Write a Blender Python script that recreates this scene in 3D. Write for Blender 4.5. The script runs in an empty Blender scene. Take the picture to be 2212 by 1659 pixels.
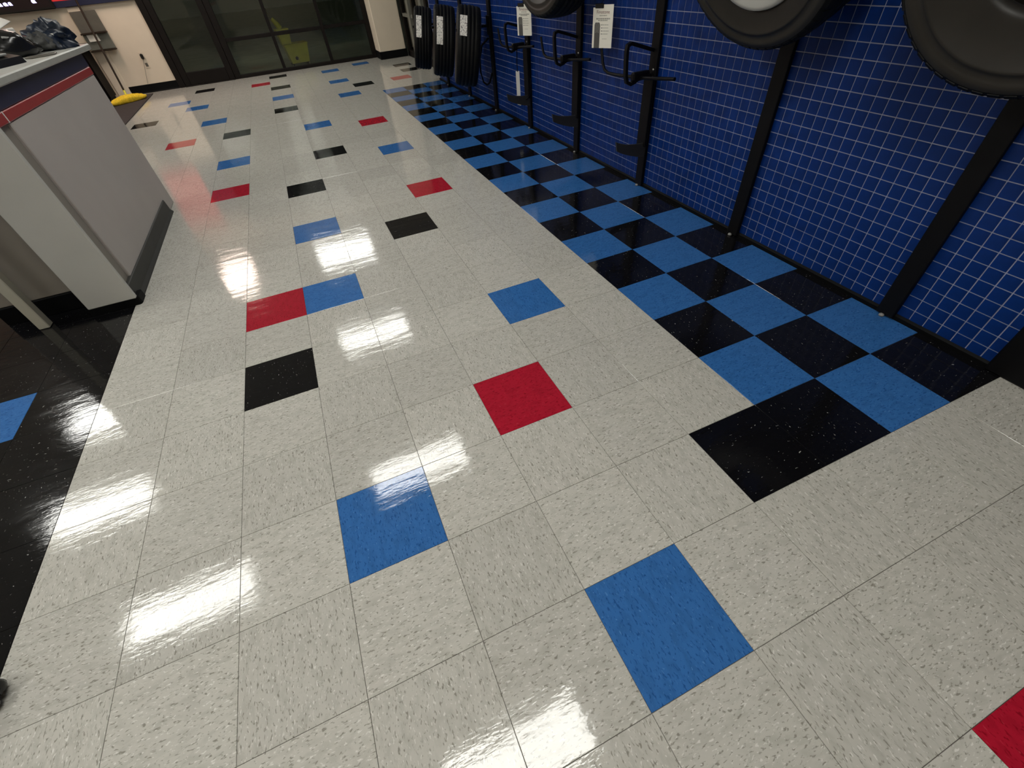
import bpy, math, random
from mathutils import Vector, Matrix, noise as mnoise

random.seed(7)
S = bpy.context.scene
C = S.collection

# ------------------------------------------------------------------ camera
F_PX = 928.619
YAW, PITCH, ROLL = 0.33930, -0.78260, -0.10610
CAM = Vector((-0.8866, -0.3632, 1.2674))
def cam_axes():
    cy, sy = math.cos(YAW), math.sin(YAW)
    fwd = Vector((math.cos(PITCH) * sy, math.cos(PITCH) * cy, math.sin(PITCH)))
    right = Vector((cy, -sy, 0)); up = right.cross(fwd)
    c, s = math.cos(ROLL), math.sin(ROLL)
    return c * right + s * up, -s * right + c * up, -fwd
r_, u_, b_ = cam_axes()
cd = bpy.data.cameras.new('camera'); cam = bpy.data.objects.new('camera', cd); C.objects.link(cam)
M4 = Matrix(((r_.x, u_.x, b_.x, CAM.x), (r_.y, u_.y, b_.y, CAM.y), (r_.z, u_.z, b_.z, CAM.z), (0, 0, 0, 1)))
cam.matrix_world = M4
cd.sensor_fit = 'HORIZONTAL'; cd.sensor_width = 36.0; cd.lens = F_PX * 36.0 / 2212.0
cd.clip_start = 0.05; cd.clip_end = 100
S.camera = cam

# ------------------------------------------------------------------ world, exposure
w = bpy.data.worlds.new('night'); S.world = w; w.use_nodes = True
w.node_tree.nodes['Background'].inputs[0].default_value = (0.018, 0.019, 0.016, 1)
w.node_tree.nodes['Background'].inputs[1].default_value = 0.5
S.view_settings.view_transform = 'Standard'; S.view_settings.look = 'None'
S.view_settings.gamma = 1.0; S.view_settings.use_curve_mapping = False
S.view_settings.exposure = 0.68
LIGHT = 13.0          # strength of the ceiling light lenses
CEIL = 3.05

# ------------------------------------------------------------------ helpers
class MB:
    def __init__(s): s.v = []; s.f = []; s.sm = []
    def add(s, vs, fs, smooth=False):
        o = len(s.v); s.v += [tuple(x) for x in vs]
        s.f += [tuple(i + o for i in f) for f in fs]; s.sm += [smooth] * len(fs); return s
    def box(s, x0, x1, y0, y1, z0, z1):
        vs = [(x, y, z) for z in (z0, z1) for y in (y0, y1) for x in (x0, x1)]
        return s.add(vs, [(0, 2, 3, 1), (4, 5, 7, 6), (0, 1, 5, 4), (2, 6, 7, 3), (0, 4, 6, 2), (1, 3, 7, 5)])
    def bbox(s, x0, x1, y0, y1, z0, z1, b=0.004):
        """box with chamfered edges"""
        vs = []; 
        cx, cy, cz = (x0 + x1) / 2, (y0 + y1) / 2, (z0 + z1) / 2
        hx, hy, hz = (x1 - x0) / 2, (y1 - y0) / 2, (z1 - z0) / 2
        b = min(b, hx * .8, hy * .8, hz * .8)
        idx = {}
        for sx in (-1, 1):
            for sy in (-1, 1):
                for sz in (-1, 1):
                    idx[(sx, sy, sz, 0)] = len(vs); vs.append((cx + sx * hx, cy + sy * (hy - b), cz + sz * (hz - b)))
                    idx[(sx, sy, sz, 1)] = len(vs); vs.append((cx + sx * (hx - b), cy + sy * hy, cz + sz * (hz - b)))
                    idx[(sx, sy, sz, 2)] = len(vs); vs.append((cx + sx * (hx - b), cy + sy * (hy - b), cz + sz * hz))
        fs = []
        def quad(a, bb, c, d):
            pa = [Vector(vs[i]) for i in (a, bb, c, d)]
            n = (pa[1] - pa[0]).cross(pa[2] - pa[0]); m = sum(pa, Vector()) / 4 - Vector((cx, cy, cz))
            fs.append((a, bb, c, d) if n.dot(m) > 0 else (d, c, bb, a))
        for sg in (-1, 1):
            quad(idx[(sg, -1, -1, 0)], idx[(sg, 1, -1, 0)], idx[(sg, 1, 1, 0)], idx[(sg, -1, 1, 0)])
            quad(idx[(-1, sg, -1, 1)], idx[(1, sg, -1, 1)], idx[(1, sg, 1, 1)], idx[(-1, sg, 1, 1)])
            quad(idx[(-1, -1, sg, 2)], idx[(1, -1, sg, 2)], idx[(1, 1, sg, 2)], idx[(-1, 1, sg, 2)])
            for sh in (-1, 1):
                quad(idx[(sg, sh, -1, 0)], idx[(sg, sh, 1, 0)], idx[(sg, sh, 1, 1)], idx[(sg, sh, -1, 1)])
                quad(idx[(sg, -1, sh, 0)], idx[(sg, 1, sh, 0)], idx[(sg, 1, sh, 2)], idx[(sg, -1, sh, 2)])
                quad(idx[(-1, sg, sh, 1)], idx[(1, sg, sh, 1)], idx[(1, sg, sh, 2)], idx[(-1, sg, sh, 2)])
                for sz in (-1, 1):
                    t = (idx[(sg, sh, sz, 0)], idx[(sg, sh, sz, 1)], idx[(sg, sh, sz, 2)])
                    pa = [Vector(vs[i]) for i in t]
                    n = (pa[1] - pa[0]).cross(pa[2] - pa[0]); m = sum(pa, Vector()) / 3 - Vector((cx, cy, cz))
                    fs.append(t if n.dot(m) > 0 else t[::-1])
        return s.add(vs, fs)
    def tube(s, pts, rad, n=10, flat=None):
        """tube along a polyline; flat = (half width, half height, up vector) for a flat bar"""
        pts = [Vector(p) for p in pts]; k = len(pts); rings = []
        up = Vector((0.13, 0.31, 0.94)) if flat is None else Vector(flat[2])
        for i, p in enumerate(pts):
            t = (pts[min(i + 1, k - 1)] - pts[max(i - 1, 0)]).normalized()
            a = t.cross(up)
            if a.length < 1e-3: a = t.cross(Vector((1, 0, 0)))
            a.normalize(); bb = a.cross(t).normalized()
            r = rad[i] if isinstance(rad, (list, tuple)) else rad
            ring = []
            if flat is None:
                for j in range(n):
                    th = 2 * math.pi * j / n; ring.append(p + a * math.cos(th) * r + bb * math.sin(th) * r)
            else:
                w_, h_ = flat[0], flat[1]
                for q in ((-w_, -h_), (w_, -h_), (w_, h_), (-w_, h_)): ring.append(p + a * q[0] + bb * q[1])
            rings.append(ring)
        m = len(rings[0]); vs = [v for r in rings for v in r]; fs = []
        for i in range(k - 1):
            for j in range(m):
                fs.append((i * m + j, i * m + (j + 1) % m, (i + 1) * m + (j + 1) % m, (i + 1) * m + j))
        s.add(vs, fs, flat is None)
        s.add(rings[0], [tuple(range(m))[::-1]]); s.add(rings[-1], [tuple(range(m))])
        return s
    def revolve(s, prof, n=48, axis='x', closed=False, cap=False):
        """prof = [(radius, height along axis)]"""
        vs = []; k = len(prof)
        for (r, h) in prof:
            for j in range(n):
                th = 2 * math.pi * j / n
                a, bb = r * math.cos(th), r * math.sin(th)
                vs.append((h, a, bb) if axis == 'x' else (a, bb, h))
        fs = []
        for i in range(k if closed else k - 1):
            i2 = (i + 1) % k
            for j in range(n):
                fs.append((i * n + j, i * n + (j + 1) % n, i2 * n + (j + 1) % n, i2 * n + j))
        s.add(vs, fs, True)
        if cap:
            s.add(vs[:n], [tuple(range(n))[::-1]]); s.add(vs[-n:], [tuple(range(n))])
        return s
    def prism(s, poly, axis, a0, a1):
        """poly = 2d points in the two other axes, extruded along axis"""
        def mk(p, q):
            return {'x': (q, p[0], p[1]), 'y': (p[0], q, p[1]), 'z': (p[0], p[1], q)}[axis]
        n = len(poly)
        vs = [mk(p, a0) for p in poly] + [mk(p, a1) for p in poly]
        fs = [tuple(range(n))[::-1], tuple(range(n, 2 * n))] + [(i, (i + 1) % n, n + (i + 1) % n, n + i) for i in range(n)]
        return s.add(vs, fs)
    def mesh(s, name, mat):
        me = bpy.data.meshes.new(name); me.from_pydata(s.v, [], s.f); me.update()
        import bmesh as _b
        bm = _b.new(); bm.from_mesh(me); _b.ops.recalc_face_normals(bm, faces=bm.faces); bm.to_mesh(me); bm.free()
        if len(s.sm) == len(me.polygons): me.polygons.foreach_set('use_smooth', s.sm)
        if mat: me.materials.append(mat)
        return me
    def build(s, name, mat, parent=None, loc=None):
        return put(name, s.mesh(name, mat), parent, loc)

def put(name, me, parent=None, loc=None, rotz=0.0):
    o = bpy.data.objects.new(name, me); C.objects.link(o)
    if parent: o.parent = parent
    if loc is not None: o.location = loc
    if rotz: o.rotation_euler = (0, 0, rotz)
    return o
def empty(name, loc=(0, 0, 0), rot=None):
    o = bpy.data.objects.new(name, None); C.objects.link(o); o.location = loc; o.empty_display_size = 0.1
    if rot: o.rotation_euler = rot
    return o
def tag(o, label=None, cat=None, group=None, kind=None):
    if label: o['label'] = label
    if cat: o['category'] = cat
    if group: o['group'] = group
    if kind: o['kind'] = kind
    return o
def structure(o, label=None):
    o['kind'] = 'structure'
    if label: o['label'] = label
    return o

# ------------------------------------------------------------------ materials
def newmat(name):
    m = bpy.data.materials.new(name); m.use_nodes = True
    return m, m.node_tree.nodes, m.node_tree.links, m.node_tree.nodes['Principled BSDF']
def plain(name, col, rough=0.5, metal=0.0, vary=0.12, scale=9.0, bump=0.0, bscale=60.0, spec=0.5):
    m, N, L, P = newmat(name)
    tc = N.new('ShaderNodeTexCoord')
    nz = N.new('ShaderNodeTexNoise'); nz.inputs['Scale'].default_value = scale; nz.inputs['Detail'].default_value = 3
    L.new(tc.outputs['Object'], nz.inputs['Vector'])
    rp = N.new('ShaderNodeValToRGB')
    a, b = 1 - vary, 1 + vary
    rp.color_ramp.elements[0].color = (col[0] * a, col[1] * a, col[2] * a, 1); rp.color_ramp.elements[0].position = 0.3
    rp.color_ramp.elements[1].color = (min(col[0] * b, 1), min(col[1] * b, 1), min(col[2] * b, 1), 1); rp.color_ramp.elements[1].position = 0.7
    L.new(nz.outputs['Fac'], rp.inputs[0]); L.new(rp.outputs[0], P.inputs['Base Color'])
    P.inputs['Roughness'].default_value = rough; P.inputs['Metallic'].default_value = metal
    P.inputs['Specular IOR Level'].default_value = spec
    if bump:
        n2 = N.new('ShaderNodeTexNoise'); n2.inputs['Scale'].default_value = bscale; n2.inputs['Detail'].default_value = 2
        L.new(tc.outputs['Object'], n2.inputs['Vector'])
        bp = N.new('ShaderNodeBump'); bp.inputs['Strength'].default_value = bump; bp.inputs['Distance'].default_value = 0.002
        L.new(n2.outputs['Fac'], bp.inputs['Height']); L.new(bp.outputs[0], P.inputs['Normal'])
    return m
def emis(name, col, strength):
    m, N, L, P = newmat(name)
    P.inputs['Base Color'].default_value = (col[0] * .5, col[1] * .5, col[2] * .5, 1)
    P.inputs['Emission Color'].default_value = (*col, 1); P.inputs['Emission Strength'].default_value = strength
    return m

def vinyl(name, base, dark, light, dark_amt, light_amt, rough=0.075):
    """waxed vinyl composition tile: chips pressed into a base colour, glossy wavy wax film"""
    m, N, L, P = newmat(name)
    tc = N.new('ShaderNodeTexCoord'); oi = N.new('ShaderNodeObjectInfo')
    mul = N.new('ShaderNodeMath'); mul.operation = 'MULTIPLY'; mul.inputs[1].default_value = 57.0
    L.new(oi.outputs['Random'], mul.inputs[0])
    cmb = N.new('ShaderNodeCombineXYZ'); L.new(mul.outputs[0], cmb.inputs[0]); L.new(mul.outputs[0], cmb.inputs[1])
    add = N.new('ShaderNodeVectorMath'); add.operation = 'ADD'
    L.new(tc.outputs['Object'], add.inputs[0]); L.new(cmb.outputs[0], add.inputs[1])
    def chips(sx, sy, amt, off, width=0.03):
        mp = N.new('ShaderNodeMapping'); mp.inputs['Scale'].default_value = (sx, sy, 1); mp.inputs['Location'].default_value = (off, off * 1.7, 0)
        L.new(add.outputs[0], mp.inputs[0])
        nz = N.new('ShaderNodeTexNoise'); nz.inputs['Scale'].default_value = 1.0; nz.inputs['Detail'].default_value = 1.5
        nz.inputs['Distortion'].default_value = 0.6
        L.new(mp.outputs[0], nz.inputs['Vector'])
        r = N.new('ShaderNodeMapRange'); r.inputs['From Min'].default_value = amt; r.inputs['From Max'].default_value = amt + width
        L.new(nz.outputs['Fac'], r.inputs['Value']); return r.outputs[0]
    cd_ = chips(78, 185, dark_amt, 3.1, 0.10); cl = chips(82, 195, light_amt, 11.7, 0.08)
    cm = chips(20, 45, 0.45, 23.3, 0.25)
    mix0 = N.new('ShaderNodeMixRGB'); mix0.inputs[1].default_value = (*base, 1); mix0.inputs[2].default_value = (base[0] * .86, base[1] * .86, base[2] * .85, 1)
    L.new(cm, mix0.inputs[0])
    mix1 = N.new('ShaderNodeMixRGB'); mix1.inputs[2].default_value = (*dark, 1)
    L.new(cd_, mix1.inputs[0]); L.new(mix0.outputs[0], mix1.inputs[1])
    mix2 = N.new('ShaderNodeMixRGB'); mix2.inputs[2].default_value = (*light, 1)
    L.new(cl, mix2.inputs[0]); L.new(mix1.outputs[0], mix2.inputs[1])
    # small tone shift from tile to tile
    hs = N.new('ShaderNodeHueSaturation'); vr = N.new('ShaderNodeMapRange'); vr.inputs['To Min'].default_value = 0.95; vr.inputs['To Max'].default_value = 1.05
    L.new(oi.outputs['Random'], vr.inputs['Value']); L.new(vr.outputs[0], hs.inputs['Value']); L.new(mix2.outputs[0], hs.inputs['Color'])
    L.new(hs.outputs[0], P.inputs['Base Color'])
    geo = N.new('ShaderNodeNewGeometry')
    def nz(scale, sx=1, sy=1, detail=2):
        mp = N.new('ShaderNodeMapping'); mp.inputs['Scale'].default_value = (sx, sy, 1); L.new(geo.outputs['Position'], mp.inputs[0])
        q = N.new('ShaderNodeTexNoise'); q.inputs['Scale'].default_value = scale; q.inputs['Detail'].default_value = detail
        L.new(mp.outputs[0], q.inputs['Vector']); return q.outputs['Fac']
    rr = N.new('ShaderNodeMapRange'); rr.inputs['To Min'].default_value = rough * .75; rr.inputs['To Max'].default_value = rough * 1.35
    rr.inputs['From Min'].default_value = 0.3; rr.inputs['From Max'].default_value = 0.7
    L.new(nz(6, 1, 3, 4), rr.inputs['Value']); L.new(rr.outputs[0], P.inputs['Roughness'])
    s1 = N.new('ShaderNodeMath'); s1.operation = 'MULTIPLY_ADD'; s1.inputs[1].default_value = 0.35
    L.new(nz(70, 0.6, 1.6, 2), s1.inputs[0]); L.new(nz(14, 0.5, 1.5, 1), s1.inputs[2])
    bp = N.new('ShaderNodeBump'); bp.inputs['Strength'].default_value = 0.15; bp.inputs['Distance'].default_value = 0.004
    L.new(s1.outputs[0], bp.inputs['Height']); L.new(bp.outputs[0], P.inputs['Normal'])
    P.inputs['Specular IOR Level'].default_value = 0.42
    return m

M = {}
M['tile_white'] = vinyl('vinyl_greige', (0.485, 0.472, 0.428), (0.25, 0.24, 0.205), (0.63, 0.62, 0.58), 0.59, 0.62)
M['tile_blue'] = vinyl('vinyl_blue', (0.034, 0.140, 0.385), (0.016, 0.080, 0.25), (0.075, 0.20, 0.47), 0.58, 0.66)
M['tile_red'] = vinyl('vinyl_red', (0.39, 0.010, 0.028), (0.24, 0.005, 0.014), (0.46, 0.030, 0.05), 0.58, 0.66)
M['tile_black'] = vinyl('vinyl_black', (0.0045, 0.0045, 0.0055), (0.002, 0.002, 0.003), (0.42, 0.42, 0.40), 0.62, 0.71)
M['grout'] = plain('floor_adhesive', (0.10, 0.092, 0.08), 0.8)
M['ceramic'] = plain('blue_ceramic', (0.0012, 0.024, 0.150), 0.4, vary=0.25, scale=14, spec=0.22)
M['wallgrout'] = plain('pale_grout', (0.30, 0.325, 0.44), 0.8, vary=0.15)
M['cream'] = plain('cream_paint', (0.68, 0.595, 0.475), 0.75, vary=0.04, scale=3)
M['ceiling'] = plain('ceiling_white', (0.50, 0.495, 0.47), 0.9, vary=0.06, scale=30)
M['blackbase'] = plain('black_rubber_base', (0.0030, 0.0032, 0.0036), 0.55, spec=0.1)
M['black_metal'] = plain('black_powder_coat', (0.0025, 0.0025, 0.0034), 0.5, vary=0.2, spec=0.18)
M['dark_plate'] = plain('dark_grey_plate', (0.022, 0.021, 0.019), 0.5, vary=0.15)
M['bolt'] = plain('zinc_bolt', (0.45, 0.43, 0.40), 0.35, 0.9)
M['white_plastic'] = plain('white_plastic', (0.75, 0.74, 0.72), 0.5)
M['rubber'] = plain('tyre_rubber', (0.0035, 0.0035, 0.0033), 0.6, vary=0.25, scale=20, bump=0.15, bscale=90, spec=0.22)
M['sidewall'] = plain('tyre_sidewall', (0.0145, 0.0125, 0.0100), 0.45, vary=0.2, scale=12, bump=0.1, bscale=50, spec=0.35)
M['rim'] = plain('light_grey_disc', (0.42, 0.42, 0.39), 0.5, vary=0.06)
M['grey_laminate'] = plain('grey_laminate', (0.43, 0.395, 0.37), 0.5, vary=0.03, scale=4)
M['strip_laminate'] = plain('brown_grey_shaded_laminate', (0.24, 0.215, 0.187), 0.55, vary=0.05, scale=6)  # brown-grey; the shade on the corner strip is put into this darker colour
M['white_laminate'] = plain('pale_grey_laminate', (0.50, 0.495, 0.46), 0.45, vary=0.03, scale=4)
M['top_laminate'] = plain('worktop_laminate', (0.36, 0.36, 0.33), 0.35, vary=0.06, scale=20)
M['navy'] = plain('navy_stripe', (0.010, 0.012, 0.045), 0.4, vary=0.1)
M['red_stripe'] = plain('red_stripe', (0.30, 0.022, 0.026), 0.4, vary=0.06)
M['dark_base'] = plain('charcoal_cove_base', (0.030, 0.030, 0.028), 0.5)
M['leg'] = plain('cream_metal_leg', (0.46, 0.44, 0.36), 0.45, vary=0.05)
M['bronze'] = plain('dark_bronze_frame', (0.0050, 0.0032, 0.0024), 0.5, vary=0.15, spec=0.2)
M['alu'] = plain('grey_mullion', (0.15, 0.15, 0.125), 0.5, vary=0.08)
M['yellow'] = plain('yellow_plastic', (0.72, 0.66, 0.05), 0.45, vary=0.1)
M['yellow_yarn'] = plain('yellow_mop_yarn', (0.75, 0.50, 0.02), 0.9, vary=0.2, scale=40)
M['brown_wood'] = plain('dark_brown_handle', (0.022, 0.013, 0.007), 0.6, vary=0.2, spec=0.2)
M['mat'] = plain('dark_brown_mat', (0.035, 0.027, 0.026), 0.95, vary=0.25, scale=60)
M['cabinet'] = plain('black_brown_cabinet', (0.0020, 0.0013, 0.0014), 0.5, vary=0.15, spec=0.08)
M['asphalt'] = plain('dim_concrete', (0.42, 0.44, 0.38), 0.9, vary=0.1, scale=3)
M['dusk_wall'] = plain('unlit_wall', (0.030, 0.032, 0.029), 0.9, vary=0.1, scale=2)
M['steel'] = plain('grey_steel', (0.13, 0.12, 0.10), 0.5, 0.3, vary=0.1)
M['paper'] = plain('white_paper', (0.80, 0.78, 0.72), 0.7, vary=0.03)
M['card'] = plain('card_stock', (0.90, 0.87, 0.77), 0.6, vary=0.03)
M['ink'] = plain('grey_ink', (0.09, 0.085, 0.08), 0.7)
M['ink_red'] = plain('brown_red_ink', (0.22, 0.09, 0.07), 0.7)
M['ink_pale'] = plain('pale_grey_ink', (0.36, 0.35, 0.31), 0.7)
M['jacket'] = plain('navy_nylon', (0.005, 0.010, 0.021), 0.38, vary=0.6, scale=14)
M['grey_cloth'] = plain('grey_lining', (0.035, 0.035, 0.032), 0.6, vary=0.7, scale=20)
M['black_plastic'] = plain('black_plastic', (0.008, 0.008, 0.008), 0.22, vary=0.1)
M['grey_plastic'] = plain('grey_plastic', (0.25, 0.25, 0.24), 0.4)
M['lens'] = emis('light_lens', (1.0, 0.99, 0.93), LIGHT)
M['lens_warm'] = emis('warm_light_lens', (1.0, 0.78, 0.66), LIGHT * 0.9)
M['red_sign'] = emis('red_backlit_panel', (0.70, 0.03, 0.03), 0.36)
M['glyph'] = emis('lit_glyphs', (0.62, 0.55, 1.0), 1.3)
M['screen'] = plain('dark_screen', (0.012, 0.004, 0.006), 0.25)

def glass(name, tint):
    m, N, L, P = newmat(name)
    N.remove(P)
    out = N['Material Output']
    tr = N.new('ShaderNodeBsdfTransparent'); tr.inputs[0].default_value = (*tint, 1)
    gl = N.new('ShaderNodeBsdfGlossy'); gl.inputs['Roughness'].default_value = 0.02; gl.inputs['Color'].default_value = (0.9, 0.9, 0.9, 1)
    fr = N.new('ShaderNodeFresnel'); fr.inputs['IOR'].default_value = 1.5
    mx = N.new('ShaderNodeMixShader')
    L.new(fr.outputs[0], mx.inputs[0]); L.new(tr.outputs[0], mx.inputs[1]); L.new(gl.outputs[0], mx.inputs[2]); L.new(mx.outputs[0], out.inputs[0])
    return m
M['glass'] = glass('tinted_glass', (0.80, 0.84, 0.76))

def sticker_mat():
    """white tread sticker with blotchy printed rows (flat print)"""
    m, N, L, P = newmat('printed_sticker')
    tc = N.new('ShaderNodeTexCoord')
    mp = N.new('ShaderNodeMapping'); mp.inputs['Scale'].default_value = (55, 40, 40); L.new(tc.outputs['Object'], mp.inputs[0])
    nz = N.new('ShaderNodeTexNoise'); nz.inputs['Scale'].default_value = 1.6; nz.inputs['Detail'].default_value = 3; L.new(mp.outputs[0], nz.inputs['Vector'])
    r = N.new('ShaderNodeValToRGB'); r.color_ramp.elements[0].position = 0.30; r.color_ramp.elements[1].position = 0.52
    r.color_ramp.elements[0].color = (0.22, 0.19, 0.18, 1); r.color_ramp.elements[1].color = (0.95, 0.92, 0.84, 1)
    L.new(nz.outputs['Fac'], r.inputs[0]); L.new(r.outputs[0], P.inputs['Base Color']); P.inputs['Roughness'].default_value = 0.4
    return m
M['sticker'] = sticker_mat()

# ------------------------------------------------------------------ floor and its tiles
T = 0.3048
WALLX = 1.21
GAP = 0.0012; BEV = 0.0007; TH = 0.003
fl = MB().box(-7.2, 2.2, -3.2, 10.72, -0.12, -0.0022).build('floor', M['grout'])
structure(fl, 'waxed vinyl tile floor in greige with scattered red, blue and black squares')
def tile_geo(mb, x0, x1, y0, y1, cx=0.0, cy=0.0, top=0.0):
    a0, a1, b0, b1 = x0 + GAP / 2 - cx, x1 - GAP / 2 - cx, y0 + GAP / 2 - cy, y1 - GAP / 2 - cy
    e = BEV
    vs = [(a0, b0, -TH), (a1, b0, -TH), (a1, b1, -TH), (a0, b1, -TH),
          (a0, b0, top - e), (a1, b0, top - e), (a1, b1, top - e), (a0, b1, top - e),
          (a0 + e, b0 + e, top), (a1 - e, b0 + e, top), (a1 - e, b1 - e, top), (a0 + e, b1 - e, top)]
    fs = [(8, 9, 10, 11)]
    for i in range(4):
        j = (i + 1) % 4
        fs += [(i, j, 4 + j, 4 + i), (4 + i, 4 + j, 8 + j, 8 + i)]
    mb.add(vs, fs)
    return mb
colour = {}
def setc(c, *uv):
    for q in uv: colour[q] = c
setc('tile_black', (-8, 32), (-10, 25), (-6, 20), (-4, 33), (-4, 29), (-4, 23), (0, 26), (-3, 15), (-4, 12), (-2, 8), (-5, 4), (0, 0), (3, 28), (3, 30))
setc('tile_blue', (-9, 29), (-8, 27), (-7, 23), (-6, 16), (-4, 26), (-1, 32), (-1, 28), (-1, 24), (1, 33), (-3, 19), (-1, 14), (-4, 9), (-4, 6), (-1, 4), (-4, 1), (-2, -1))
setc('tile_red', (-8, 20), (-6, 13), (-5, 31), (-1, 18), (-1, 10), (2, 26), (-5, 6), (-2, 2), (0, -3))
for v in range(0, 24):
    for u in (1, 2, 3): colour[(u, v)] = 'tile_black' if (u - 1 + v) % 2 == 0 else 'tile_blue'
for v in range(-8, 10):
    colour[(-8, v)] = 'tile_black'
    for u in range(-12, -8): colour[(u, v)] = 'tile_blue' if v < 6 and (u, v % 4) in ((-9, 1), (-11, 1), (-10, 3), (-12, 3)) else 'tile_black'
shared = {}
def tile_mesh(mat, w_):
    k = (mat, round(w_, 4))
    if k not in shared:
        shared[k] = tile_geo(MB(), -w_ / 2, w_ / 2, -T / 2, T / 2).mesh('floor_tile', M[mat])
    return shared[k]
def pix(x, y, z):
    d = Vector((x, y, z)) - CAM
    zc = -d.dot(b_)
    if zc < 0.05: return None
    return 1106 + F_PX * d.dot(r_) / zc, 829.5 - F_PX * d.dot(u_) / zc
cells = []
for u in range(-20, 5):
    for v in range(-10, 36):
        x0, x1, y0, y1 = u * T, (u + 1) * T, v * T, (v + 1) * T
        if u >= 3 and y1 < 7.35: x1 = min(x1, WALLX - 0.004)
        if x1 - x0 < 0.02: continue
        y1 = min(y1, 10.69)
        cells.append((u, v, x0, x1, y0, y1))
def inview(c):
    for (x, y) in ((c[2], c[4]), (c[3], c[4]), (c[2], c[5]), (c[3], c[5])):
        q = pix(x, y, 0)
        if q and -60 < q[0] < 2272 and -20 < q[1] < 1720: return True
    return False
single, rest = [], []
for c in cells:
    m = colour.get((c[0], c[1]), 'tile_white')
    vis = inview(c)
    d = (Vector(((c[2] + c[3]) / 2, (c[4] + c[5]) / 2, 0)) - CAM).length
    full = abs(c[5] - c[4] - T) < 1e-4
    if vis and full: single.append(((d if m == 'tile_white' else d * 0.25), c, m))
    else: rest.append((c, m))
single.sort(key=lambda q: q[0])
for q in single[300:]: rest.append((q[1], q[2]))
for _, c, m in single[:300]:
    w_ = c[3] - c[2]
    o = put('floor_tile', tile_mesh(m, w_), fl, ((c[2] + c[3]) / 2, (c[4] + c[5]) / 2, random.uniform(-0.00012, 0.00012)))
    if abs(w_ - T) < 1e-4:
        o.rotation_euler = (random.uniform(-.0006, .0006), random.uniform(-.0006, .0006), math.pi / 2 * ((c[0] + c[1]) % 2) + random.choice((0, math.pi)))
byc = {}
for c, m in rest: tile_geo(byc.setdefault(m, MB()), *c[2:6])
for m, mb in byc.items():
    o = mb.build('floor_tile_field', M[m], fl); o['kind'] = 'stuff'

# ------------------------------------------------------------------ room shell
BACK = 10.70
structure(MB().box(-7.2, 2.2, -3.2, 10.9, CEIL, CEIL + 0.1).build('ceiling', M['ceiling']), 'white ceiling with recessed lights')
structure(MB().box(-7.3, -7.2, -3.2, 12.9, -0.1, CEIL).build('wall_left', M['cream']), 'cream wall at the far left')
structure(MB().box(-7.2, 2.2, -3.3, -3.2, -0.1, CEIL).build('wall_front', M['cream']), 'cream wall behind the viewer')
# right wall: grout backing + proud ceramic squares
wr = MB().box(WALLX, WALLX + 0.12, -3.2, 7.36, -0.1, CEIL).build('wall_right', M['wallgrout'])
structure(wr, 'wall of small dark blue square tiles with pale grout')
PY, PZ, Y0, Z0, TG = 0.0545, 0.0533, 0.146, 0.0157, 0.0030
def wtile(mb, yc, zc, hy, hz, oy=0.0, oz=0.0):
    x1, x0, e = WALLX + 0.001, WALLX - 0.0022, 0.0008
    y0, y1, z0, z1 = yc - hy - oy, yc + hy - oy, zc - hz - oz, zc + hz - oz
    a = [(x1, y0, z0), (x1, y1, z0), (x1, y1, z1), (x1, y0, z1)]
    b = [(x0, y0 + e, z0 + e), (x0, y1 - e, z0 + e), (x0, y1 - e, z1 - e), (x0, y0 + e, z1 - e)]
    mb.add(a + b, [(4, 5, 6, 7)] + [(i, (i + 1) % 4, 4 + (i + 1) % 4, 4 + i) for i in range(4)])
wcells = []
ks = range(int(math.floor((-3.1 - Y0) / PY)), int((7.34 - Y0) / PY))
for k in ks:
    for r in range(0, 50):
        wcells.append((Y0 + (k + 0.5) * PY, Z0 + (r + 0.5) * PZ))
def wd(q): return (Vector((WALLX, q[0], q[1])) - CAM).length
def wvis(q):
    p_ = pix(WALLX, q[0], q[1])
    return p_ and 0 < p_[0] < 2212 and 0 < p_[1] < 1659 and q[0] > 0.08
vis = sorted([q for q in wcells if wvis(q)], key=wd)
near = set(vis[:300])
wm = MB(); wtile(wm, 0, 0, (PY - TG) / 2, (PZ - TG) / 2); wme = wm.mesh('wall_tile', M['ceramic'])
for q in vis[:300]:
    put('wall_tile', wme, wr, (0, q[0], q[1]))
wf = MB()
for q in wcells:
    if q not in near: wtile(wf, q[0], q[1], (PY - TG) / 2, (PZ - TG) / 2)
o = wf.build('wall_tile_field', M['ceramic'], wr); o['kind'] = 'stuff'
structure(MB().prism([(WALLX + .002, 0), (WALLX - 0.012, 0), (WALLX - 0.012, 0.018), (WALLX - 0.004, 0.026), (WALLX + .002, 0.026)], 'y', -0.06, 7.36).build('baseboard_right', M['blackbase']), 'thin black strip along the foot of the blue wall')
structure(MB().bbox(WALLX - 0.022, WALLX + 0.11, -3.15, 0.055, 0, 2.4, 0.006).build('trim_1', M['black_metal']), 'black panel at the near end of the blue tiled wall')
# back wall: left cream part, header, pillar
structure(MB().box(-7.2, -2.76, BACK, BACK + 0.2, -0.1, CEIL).build('wall_back', M['cream']), 'cream wall beside the dark glass door')
structure(MB().box(-2.76, 2.2, BACK, BACK + 0.2, 2.6, CEIL).build('trim_2', M['cream']), 'wall strip above the glass front')
structure(MB().prism([(BACK, 0), (BACK - 0.022, 0), (BACK - 0.012, 0.02), (BACK - 0.008, 0.115), (BACK, 0.12)], 'x', -3.53, -2.765).build('baseboard_back', M['blackbase']), 'black cove base under the cream back wall')
structure(MB().bbox(-3.735, -3.532, BACK - 0.03, BACK + .02, 0, 1.2, 0.01).build('trim_3', M['cream']), 'cream corner board running to the floor behind the mop')
pil = MB().bbox(0.886, 1.40, 10.235, 10.72, 0.0, CEIL, 0.012).build('wall_pillar', M['cream'])
structure(pil, 'square cream pillar beside the glass front')
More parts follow.
